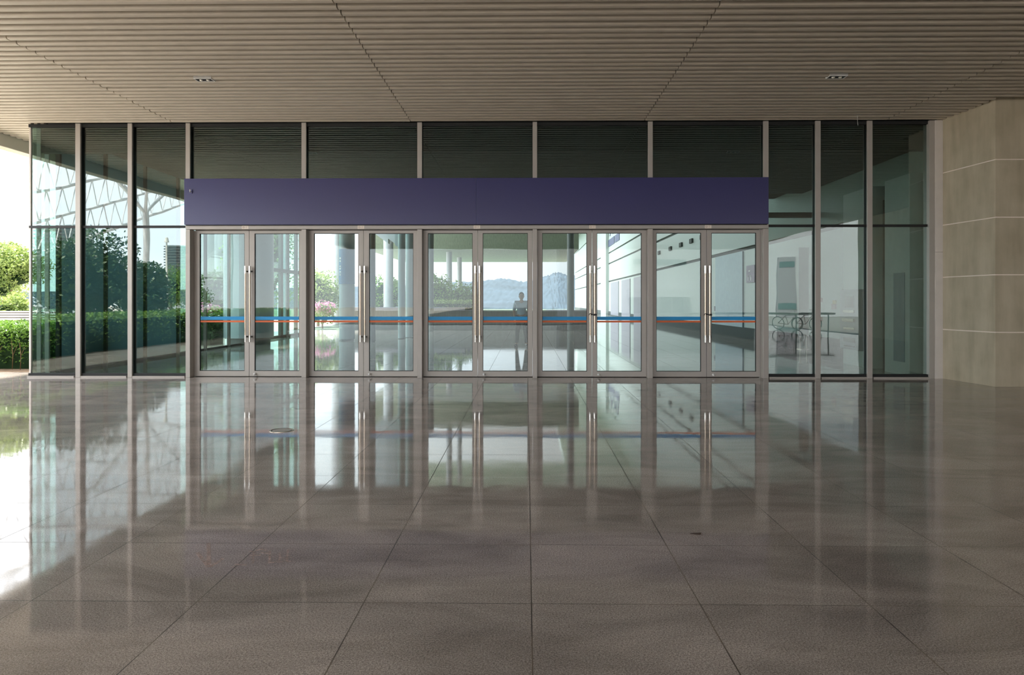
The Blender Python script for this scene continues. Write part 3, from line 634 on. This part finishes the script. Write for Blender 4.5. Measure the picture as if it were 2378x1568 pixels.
# person beyond the glass
def person(x, y):
    p = empty('person', (x, y, 0)); tag(p, 'person in pale blue shirt and dark trousers standing inside beyond the middle doors', 'person')
    J = {'pel': (0, 0, .92), 'wai': (0, 0, 1.08), 'che': (0, .01, 1.30), 'nec': (0, .01, 1.45), 'hd0': (0, 0, 1.52),
         'hl': (-.09, 0, .88), 'kl': (-.13, -.02, .48), 'al': (-.155, .02, .09), 'tl': (-.19, -.13, .035),
         'hr': (.09, 0, .88), 'kr': (.13, -.01, .48), 'ar': (.15, .02, .09), 'tr': (.22, -.11, .035),
         'sl': (-.18, .01, 1.40), 'el': (-.24, .03, 1.13), 'wl': (-.22, -.05, .90), 'sr': (.18, .01, 1.40), 'er': (.24, .03, 1.13), 'wr': (.22, -.05, .90)}
    R = {'pel': .13, 'wai': .125, 'che': .14, 'nec': .055, 'hd0': .06, 'hl': .09, 'kl': .062, 'al': .042, 'tl': .04, 'hr': .09, 'kr': .062, 'ar': .042, 'tr': .04,
         'sl': .07, 'el': .045, 'wl': .033, 'sr': .07, 'er': .045, 'wr': .033}
    E = [('pel', 'wai'), ('wai', 'che'), ('che', 'nec'), ('nec', 'hd0'), ('pel', 'hl'), ('hl', 'kl'), ('kl', 'al'), ('al', 'tl'), ('pel', 'hr'), ('hr', 'kr'), ('kr', 'ar'), ('ar', 'tr'),
         ('che', 'sl'), ('sl', 'el'), ('el', 'wl'), ('che', 'sr'), ('sr', 'er'), ('er', 'wr')]
    def skin(name, keys, edges, mat, grow, root):
        me = bpy.data.meshes.new(name); ks = list(keys); me.from_pydata([J[k] for k in ks], [(ks.index(a), ks.index(b)) for a, b in edges], [])
        o = bpy.data.objects.new(name, me); C.objects.link(o); o.parent = p; me.materials.append(MATS[mat])
        sk = o.modifiers.new('skin', 'SKIN'); sk.use_smooth_shade = True
        for i, k in enumerate(ks):
            sv = me.skin_vertices[0].data[i]; sv.radius = (R[k] * grow, R[k] * grow); sv.use_root = (k == root)
        sb = o.modifiers.new('sub', 'SUBSURF'); sb.levels = 2; sb.render_levels = 2
        return o
    skin('body', R.keys(), E, 'skin', .92, 'pel')
    skin('trousers', ['pel', 'hl', 'kl', 'al', 'hr', 'kr', 'ar'], [('pel', 'hl'), ('hl', 'kl'), ('kl', 'al'), ('pel', 'hr'), ('hr', 'kr'), ('kr', 'ar')], 'trousers', 1.18, 'pel')
    J['pel'] = (0, 0, .98)
    skin('shirt', ['pel', 'wai', 'che', 'sl', 'el', 'sr', 'er'], [('pel', 'wai'), ('wai', 'che'), ('che', 'sl'), ('sl', 'el'), ('che', 'sr'), ('sr', 'er')], 'shirt_blue', 1.18, 'che')
    hd = MB().ball((0, 0, 1.60), .1, 20, 14, (.78, .92, 1.18)).ball((0, -.092, 1.59), .016, 8, 6).ball((-.08, .0, 1.59), .022, 8, 6, (.5, 1, 1.3)).ball((.08, .0, 1.59), .022, 8, 6, (.5, 1, 1.3)).smooth().done('head', 'skin', p)
    [MB().ball((q, -.083, 1.615), .009, 8, 6).done('eye', 'hair', hd) for q in (-.03, .03)]; MB().box(-.025, .025, -.092, -.08, 1.545, 1.552).done('mouth', 'red_plate', hd)
    MB().ball((0, .018, 1.635), .1, 20, 12, (.86, .94, 1.0)).smooth().done('hair', 'hair', p)
    for s_ in (-1, 1):
        h = MB(); wx = .22 * s_
        h.ball((wx, -.065, .855), .03, 10, 8, (.6, .8, 1.4))
        for k in range(4): h.tube([(wx, -.09 + .02 * k, .83), (wx - .004 * s_, -.092 + .02 * k, .79), (wx - .012 * s_, -.09 + .02 * k, .755 + .006 * abs(k - 1.5))], .0085, 6)
        h.tube([(wx - .012 * s_, -.085, .86), (wx - .03 * s_, -.10, .835), (wx - .03 * s_, -.105, .805)], .009, 6)
        h.smooth().done('hand', 'skin', p)
        f = MB(); tx_ = (.19 if s_ < 0 else .22) * s_; ax = (.155 if s_ < 0 else .15) * s_
        f.tube([(ax, .06, .045), (ax, .0, .05), (tx_ * .6 + ax * .4, -.08, .045), (tx_, -.15, .035)], .045, 10).smooth().done('shoe', 'shoe', p)
    return p
pp = on_floor(1211, 805); person(pp.x, pp.y)
# ================================================================== PLANTS
def blob_points(n, cx, cy, cz, rx, rz, k=14, seed=1):
    rd = random.Random(seed); blobs = []
    for i in range(k):
        a = rd.uniform(0, 2 * PI); u = rd.uniform(-.7, 1); w = math.sqrt(max(0, 1 - u * u * .8))
        blobs.append((cx + rx * .62 * w * math.cos(a), cy + rx * .62 * w * math.sin(a), cz + rz * .62 * u, rd.uniform(.34, .52)))
    pts = []
    for i in range(n):
        bx, by, bz, br = blobs[rd.randrange(k)]
        a = rd.uniform(0, 2 * PI); u = rd.uniform(-1, 1); w = math.sqrt(1 - u * u); q = rd.uniform(.75, 1.05)
        pts.append((bx + rx * br * q * w * math.cos(a), by + rx * br * q * w * math.sin(a), bz + rz * br * q * u))
    return pts
def tree(name, x, y, H, rx, rz, mat, lab, n=2600, size=.2, seed=1, group=None, trunk=.09):
    t = empty(name, (x, y, 0)); tag(t, lab, 'tree', group)
    cz = H - rz
    b = MB(); bmesh.ops.create_icosphere(b.bm, subdivisions=3, radius=1, matrix=Matrix.Translation((0, 0, cz)) @ Matrix.Diagonal((rx * .56, rx * .56, rz * .56, 1)))
    for v in b.bm.verts: v.co += Vector((random.uniform(-.08, .08), random.uniform(-.08, .08), random.uniform(-.08, .08))) * rx
    nf = len(b.bm.faces); b.leaves(blob_points(n, 0, 0, cz, rx, rz, 26, seed), size, .3)
    b.bm.faces.ensure_lookup_table()
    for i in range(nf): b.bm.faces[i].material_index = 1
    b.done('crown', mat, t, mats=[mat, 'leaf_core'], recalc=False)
    tk = MB().tube([(0, 0, 0), (.03, .02, cz * .4), (-.02, .03, cz * .75), (.0, 0, cz)], trunk, 8, trunk * .7).tube([(.0, .02, cz * .45), (.3 * rx, .1, cz * .75), (.45 * rx, .1, cz)], trunk * .6, 7, trunk * .4).tube([(.0, .02, cz * .4), (-.3 * rx, -.1, cz * .7), (-.45 * rx, -.1, cz)], trunk * .6, 7, trunk * .4)
    tk.smooth().done('trunk', 'bark', t)
    return t
def hedge(name, x0, x1, y0, y1, H, lab, n, size, mat='leaf_mid'):
    b = MB().box(x0 + .1, x1 - .1, y0 + .1, y1 - .1, -.02, H - .12); nf = 6; pts = []
    for i in range(n):
        f = random.random(); u, v = random.random(), random.random()
        q = random.uniform(-.10, .08)
        if f < .4: pts.append((x0 + u * (x1 - x0), y0 + v * (y1 - y0), H + q + .05 * math.sin(7 * u) * math.sin(9 * v)))
        else:
            z = .06 + (H - .06) * v ** .5
            s_ = random.choice((0, 1, 2, 3)); pts.append([(x0 - q, y0 + u * (y1 - y0), z), (x1 + q, y0 + u * (y1 - y0), z), (x0 + u * (x1 - x0), y0 - q, z), (x0 + u * (x1 - x0), y1 + q, z)][s_])
    b.leaves(pts, size, .3); b.bm.faces.ensure_lookup_table()
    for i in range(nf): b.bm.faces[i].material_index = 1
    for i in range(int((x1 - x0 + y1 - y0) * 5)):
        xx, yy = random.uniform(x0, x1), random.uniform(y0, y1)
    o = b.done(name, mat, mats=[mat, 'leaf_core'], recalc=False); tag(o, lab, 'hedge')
    return o
hg = hedge('hedge', -13.0, -9.75, 14.5, 15.5, .92, 'clipped green hedge seen directly at the left of the glass corner', 16000, .062, 'leaf_mid')
hedge('hedge', -13.1, -12.1, -9, 13.9, 1.02, 'long clipped green hedge along the left side, reflected in the glass', 22000, .09, 'leaf_mid')
for i in range(6):
    x = -11.15 + i * .27 + .06 * math.sin(9 * i); y = 14.47 + .04 * (i % 2)
    MB().tube([(x, y, 0), (x + .03, y - .02, .3), (x - .04, y + .03, .62)], .008, 6).tube([(x + .03, y - .02, .3), (x + .12, y - .02, .5)], .005, 6).smooth().done('stem', 'bark', hg)
tree('garden_tree', -16.2, 20.8, 3.25, 1.55, 1.05, 'leaf_bright', 'bright green spreading tree at the left edge behind the hedge', 20000, .085, 3, trunk=.06)
tree('garden_tree', -20.5, 24.5, 3.9, 2.4, 1.5, 'leaf_bright', 'broad pale green tree farther behind the left hedge', 9000, .12, 4)
tree('garden_bush', -14.1, 18.75, 1.7, .6, .75, 'leaf_bright', 'low bright bush between the left hedge and the tree', 3200, .09, 5)
rt = [(-15.5, 3.3, 3.75, 1.25, 1.7, 'leaf_dark', 'dark round tree beyond the side hedge, reflected in the corner glass bay'), (-15.8, .6, 4.1, 1.45, 1.9, 'leaf_dark', 'tallest dark round tree beyond the side hedge, reflected in the second bay'),
      (-15.9, -2.4, 3.1, 1.0, 1.45, 'leaf_dark', 'dark round tree beyond the side hedge, reflected beside the leftmost doors'), (-20.5, -12.5, 3.4, 2.2, 1.4, 'leaf_mid', 'lighter green tree far along the side garden, first behind the lamp post'),
      (-22.5, -17.5, 3.6, 2.4, 1.5, 'leaf_mid', 'lighter green tree far along the side garden, second behind the lamp post'), (-15.4, 7.0, 3.3, 1.2, 1.4, 'leaf_dark', 'dark round tree beyond the side hedge, nearest the facade')]
for i, a in enumerate(rt): tree('round_tree', *a, n=7000, size=.14, seed=20 + i, group='trees beyond the side hedge')
# greenery seen through the hall
gt = [(-12.75, 28.3, 2.7, 1.05, 1.2, 'leaf_dark', 'dark green tree seen low in the leftmost doors'), (-12.8, 33.5, 6.8, 1.9, 3.2, 'leaf_mid', 'tall green tree behind the glazed side wall of the hall'), (-12.0, 39.8, 3.5, 1.2, 1.65, 'leaf_bright', 'bright green tree seen in the left leaf of the second doors'),
      (-8.6, 42, 3.1, 1.3, 1.5, 'leaf_mid', 'green tree between the slim columns in the second doors'), (-7.2, 46.5, 2.9, 1.0, 1.4, 'leaf_mid', 'green tree right of the outdoor column in the second doors')]
for i, a in enumerate(gt): tree('courtyard_tree', *a, n=5000, size=.17, seed=40 + i, group='trees in the courtyard beyond the hall')
for i, (px, H, r) in enumerate(((1018, 2.95, .95), (1060, 2.75, 1.0), (1085, 2.5, .95))):
    yy = 41 + i * 3.2; x = FX(px, yy); tree('courtyard_tree', x, yy, H, r, H * .48, 'leaf_mid', 'green shrub tree behind the terrace ledge, %s of three in the middle doors' % ['left', 'centre', 'right'][i], n=3200, size=.16, seed=60 + i, group='shrub trees behind the terrace ledge')
hedge('flower_bed', -6.2, -2.4, 35.45, 36.4, 1.42, 'dry yellowish flower bed on the terrace ledge beyond the middle doors', 2500, .13, 'leaf_bright')['category'] = 'flower bed'
hedge('hedge', -14, -10.4, 22.8, 24.0, .95, 'dark clipped hedge seen low through the leftmost doors', 2600, .13, 'leaf_dark')
for x, y, H, lab in ((-11.8, 25.6, 1.45, 'pink flowering bush seen in the left leaf of the leftmost doors'), (-10.75, 36.4, 1.50, 'pink flowering bush seen in the left leaf of the second doors')):
    t = empty('flowering_bush', (x, y, 0)); tag(t, lab, 'bush', 'pink flowering bushes beyond the hall')
    MB().leaves(blob_points(900, 0, 0, H - .75, .75, .6, 9, int(H * 100)), .15, .3).done('foliage', 'leaf_mid', t, recalc=False)
    MB().leaves(blob_points(520, 0, 0, H - .42, .7, .40, 9, int(H * 77)), .11, .3).done('blossoms', 'petal_pink', t, recalc=False)
    MB().tube([(0, 0, 0), (.02, 0, H - .8)], .05, 8).done('stem', 'bark', t)
# white slatted bench beyond the hedge
bc = empty('slatted_bench', (-13.2, 17.4, .04)); tag(bc, 'white slatted bench top just above the left hedge', 'bench')
for k in range(4): MB().box(-1.9, 1.9, -.40 + k * .2, -.34 + k * .2, .95 + k * .058, .975 + k * .058).done('slat', 'white_paint', bc)
for x in (-1.8, -1.1, -.4, .3, 1.0, 1.7):
    MB().prism([(x - .04, -.42), (x + .04, -.42), (x + .44, .30), (x + .36, .30)], .93, .945).done('rail', 'white_paint', bc)
MB().box(-1.9, 1.9, .34, .38, .3, 1.15).done('back_board', 'frame_dark', bc)
for x in (-1.6, 0, 1.6): MB().box(x - .06, x + .06, -.40, .33, .86, .925).box(x - .05, x + .05, -.05, .05, -.06, .86).done('support', 'white_paint', bc)
# hills
def hill(name, y, base, pts, lab):
    b = MB(); rows = []; rd = random.Random(5)
    for k in range(27):
        t = k / 26; row = []
        for i in range((len(pts) - 1) * 14 + 1):
            u = i / 14; j = int(min(u, len(pts) - 2)); fr = u - j; fr = fr * fr * (3 - 2 * fr)
            sp = .40 + .60 * t
            x = (pts[j][0] * (1 - (u - j)) + pts[j + 1][0] * (u - j)) * (sp * 1.5 + .35); h = pts[j][1] * (1 - fr) + pts[j + 1][1] * fr
            hh = h * t ** 1.15 + rd.uniform(-.32, .32) * (.25 + t) if k else base
            row.append(b.bm.verts.new((x, y + 175 * t + rd.uniform(-2, 2), hh)))
        rows.append(row)
    for k in range(26):
        for i in range(len(rows[0]) - 1): b.bm.faces.new((rows[k][i], rows[k][i + 1], rows[k + 1][i + 1], rows[k + 1][i]))
    o = b.smooth().done(name, 'hill_haze_blue', recalc=True); tag(o, lab, 'hill', kind='structure')
hill('hill_near', 127, -.35, [(-160, 4), (-100, 6), (-60, 7), (-30, 8.5), (-12, 10), (-6, 11.2), (0, 9.9), (5, 12.6), (7, 14), (10, 13), (16, 12), (24, 11), (34, 10), (50, 9), (90, 7), (160, 4)], 'wooded hill tinted blue green for haze beyond the open end of the hall')
# ================================================================== REFLECTED SURROUNDINGS BEHIND THE CAMERA
ra = empty('railing', (7.6, -3.7, 0)); tag(ra, 'pale handrail over dark panels, reflected low in the right doors', 'railing')
MB().box(-4.6, 5.6, -.05, .05, .85, .94).done('handrail', 'truss_bright', ra, bevel=.01)
MB().box(-4.6, 2.2, -.03, .03, .0, .78).done('dark_panel', 'dark_stone', ra)
for x in (-4.5, -3.1, -1.7, -.3, 1.1, 2.5, 3.9, 5.3): MB().box(x - .02, x + .02, -.02, .02, 0, .86).done('post', 'frame_dark', ra)
def bicycle(x, y, rz, lab):
    b = empty('bicycle', (x, y, 0), rz); tag(b, lab, 'bicycle', 'bicycles parked behind the railing')
    for s_ in (-.52, .52):
        w = MB().torus((s_, 0, .33), .31, .02, 'y', 28, 6).done('wheel', 'black_rubber', b)
        sp = MB()
        for k in range(8): sp.tube([(s_, 0, .33), (s_ + .30 * math.cos(k * PI / 4), 0, .33 + .30 * math.sin(k * PI / 4))], .003, 4)
        sp.done('spokes', 'steel', w)
    MB().tube([(-.52, 0, .33), (-.12, 0, .72), (.36, 0, .74), (.0, 0, .30), (-.12, 0, .72)], .017, 8).tube([(-.52, 0, .33), (0, 0, .30)], .014, 8).tube([(.36, 0, .80), (.52, 0, .33)], .017, 8).done('frame', 'bike_frame', b)
    MB().tube([(.36, -.27, .98), (.32, -.1, 1.0), (.32, .1, 1.0), (.36, .27, .98)], .012, 8).tube([(.36, 0, .78), (.33, 0, 1.0)], .014, 8).done('handlebar', 'steel', b)
    MB().ball((-.16, 0, .84), .12, 12, 8, (1, .6, .3)).tube([(-.12, 0, .72), (-.15, 0, .83)], .014, 8).done('saddle', 'black_rubber', b)
bicycle(12.9, -8.4, .9, 'red bicycle parked behind the railing, reflected right of the doors, nearer one'); bicycle(13.9, -8.6, .9, 'red bicycle parked behind the railing, reflected right of the doors, farther one')
ob = empty('white_building', (10, -36, 0)); tag(ob, 'white building across the forecourt with canopy and teal windows, reflected in the right doors', 'building')
MB().box(-7, 40, -6, 0, 0, 9).done('wall_face', 'facade_white', ob)
MB().box(-1.0, 4.4, 0, 1.6, 1.80, 2.55).done('canopy', 'facade_white', ob)
for x0, x1 in ((-.8, .1), (.25, 1.1), (1.9, 2.9), (3.05, 4.0)): MB().box(x0, x1, .0, .06, .35, 1.75).done('window', 'window_teal', ob)
MB().box(-.5, 4.3, 0, .08, 4.75, 5.2).done('window_strip', 'window_teal', ob)
MB().box(12.2, 13.9, 0, .3, 0, 5.4).done('bay', 'facade_lavender', ob)
for z0, z1 in ((4.55, 5.0), (.7, 1.2)): MB().box(12.3, 13.8, .3, .34, z0, z1).done('window', 'window_teal', ob)
MB().box(-3.9, -3.3, 0, .5, 0, 7).done('pilaster', 'facade_white', ob)
# louvred block and space frame beyond the left garden
def louvred(x, y, hw, H, n, lab):
    b_ = empty('louvred_block', (x, y, 0)); tag(b_, lab, 'building', 'louvred blocks beyond the left garden')
    MB().box(-hw, hw, -2, 0, 0, H).done('wall_face', 'column_white', b_)
    q = MB()
    for k in range(n): q.box(-hw - .05, hw + .05, .0, .2, H - .2 - k * .26, H - .09 - k * .26)
    q.done('louvres', 'column_grey', b_)
louvred(-37, -28, 1.7, 7.4, 22, 'grey block with horizontal louvres farther left, reflected in the corner glass bay')
louvred(-31.5, -36, 1.15, 6.6, 18, 'grey block with horizontal louvres, reflected beside the leftmost doors behind the lamp post')
lp = empty('lamp_post', (-18.4, -9, 0)); tag(lp, 'slender white lamp post in the side garden, reflected beside the leftmost doors', 'lamp post')
MB().tube([(0, 0, 0), (0, 0, 4.6)], .07, 10, .04).done('pole', 'white_paint', lp, auto=True); MB().tube([(0, 0, 4.5), (.0, 0, 4.75)], .13, 10, .07).done('lamp_head', 'white_paint', lp)
def truss(name, x, y0, y1, z0, rise, rows, step, lab, r=.13, gap=3.1, posts=True):
    t = empty(name, (x, y0, 0)); tag(t, lab, 'roof truss')
    n = int((y1 - y0) / step)
    for k in range(rows):
        zb = z0 + k * gap
        MB().tube([(0, 0, zb + rise * (y1 - y0)), (0, y1 - y0, zb)], r, 8).done('chord', 'truss_bright', t)
    d = MB()
    for k in range(rows - 1):
        zb = z0 + k * gap
        for i in range(n):
            ya, yb, yc = i * step, (i + .5) * step, (i + 1) * step
            za = lambda q, kk: z0 + kk * gap + rise * (y1 - y0 - q)
            d.tube([(0, ya, za(ya, k)), (.0, yb, za(yb, k + 1))], r * .34, 6).tube([(0, yb, za(yb, k + 1)), (0, yc, za(yc, k))], r * .34, 6)
    d.done('diagonals', 'truss_bright', t)
    for i in range(0, n + 1, 4 if posts else 99): MB().tube([(0, i * step, 0), (0, i * step, z0 + rise * (y1 - y0) + 1)], r * 1.9, 10).done('post', 'truss_bright', t)
    return t
truss('roof_truss', -31, -46, -5, .7, .30, 7, 1.5, 'white tubular roof truss beyond the left garden, reflected in the left bays', .11, 2.0, False)
bcx = empty('branching_column', (-30.2, -28.6, 0)); tag(bcx, 'white column with spreading branches, reflected left of the purple sign', 'column')
MB().tube([(0, 0, 0), (0, 0, 8.4)], .24, 14).done('shaft', 'truss_bright', bcx, auto=True)
for q in ((2.2, 3.5, 13), (-2.0, 3.5, 12.5), (.2, -5, 12.4), (0, 8, 12)): MB().tube([(0, 0, 8.3), q], .13, 8, .10).done('branch', 'truss_bright', bcx)
truss('roof_truss', -24, 16, 70, 6.5, -.04, 4, 3.2, 'white tubular roof truss beyond the left garden, running behind the building', .11)
# ================================================================== WORLD
w = bpy.data.worlds.new('sky'); bpy.context.scene.world = w; w.use_nodes = True
nt = w.node_tree; nt.nodes.clear(); wo = nt.nodes.new('ShaderNodeOutputWorld'); bg = nt.nodes.new('ShaderNodeBackground')
tc = nt.nodes.new('ShaderNodeTexCoord'); nv = N(nt, 'ShaderNodeVectorMath', operation='NORMALIZE'); L(nt, tc.outputs['Generated'], nv.inputs[0])
dt = N(nt, 'ShaderNodeVectorMath', operation='DOT_PRODUCT'); dt.inputs[1].default_value = Vector((-.93, -.22, .28)).normalized(); L(nt, nv.outputs[0], dt.inputs[0])
mr = N(nt, 'ShaderNodeMapRange', interpolation_type='SMOOTHSTEP'); mr.inputs['From Min'].default_value = -.35; mr.inputs['From Max'].default_value = .8
mr.inputs['To Min'].default_value = .38; mr.inputs['To Max'].default_value = 3.0; L(nt, dt.outputs['Value'], mr.inputs['Value'])
cn = N(nt, 'ShaderNodeTexNoise', Scale=3.2, Detail=6.0); cm2 = N(nt, 'ShaderNodeMapping'); cm2.inputs['Scale'].default_value = (1, 1, 2.6); L(nt, nv.outputs[0], cm2.inputs['Vector']); L(nt, cm2.outputs[0], cn.inputs['Vector'])
cr = N(nt, 'ShaderNodeValToRGB'); cr.color_ramp.elements[0].position = .38; cr.color_ramp.elements[1].position = .62
cr.color_ramp.elements[0].color = (.86, .92, 1.0, 1); cr.color_ramp.elements[1].color = (1, 1, 1, 1); L(nt, cn.outputs['Fac'], cr.inputs[0])
L(nt, cr.outputs[0], bg.inputs['Color']); L(nt, mr.outputs[0], bg.inputs['Strength']); L(nt, bg.outputs[0], wo.inputs['Surface'])
sun = bpy.data.lights.new('sun', 'SUN'); sun.energy = 8.5; sun.angle = math.radians(4); sun.color = (1, .94, .82)
so_ = bpy.data.objects.new('sun', sun); C.objects.link(so_)
so_.rotation_euler = Vector((.18, -.50, -.83)).normalized().to_track_quat('-Z', 'Y').to_euler()
# ================================================================== CAMERA
cam = bpy.data.cameras.new('camera'); co = bpy.data.objects.new('camera', cam); C.objects.link(co)
co.location = (0, 0, CAMH); co.rotation_euler = (PI / 2, 0, PSI)
cam.sensor_fit = 'HORIZONTAL'; cam.sensor_width = 36; cam.lens = F / 2378 * 36
cam.shift_x = -(CX - 1189) / 2378; cam.shift_y = -(784 - CY) / 2378
cam.clip_end = 2000; cam.clip_start = .05
S = bpy.context.scene; S.camera = co
S.view_settings.view_transform = 'Standard'; S.view_settings.look = 'None'; S.view_settings.gamma = 1; S.view_settings.exposure = 1.25; S.view_settings.use_curve_mapping = False
S.cycles.max_bounces = 14; S.cycles.transparent_max_bounces = 24; S.cycles.glossy_bounces = 6; S.cycles.diffuse_bounces = 6
S.cycles.sample_clamp_indirect = 8
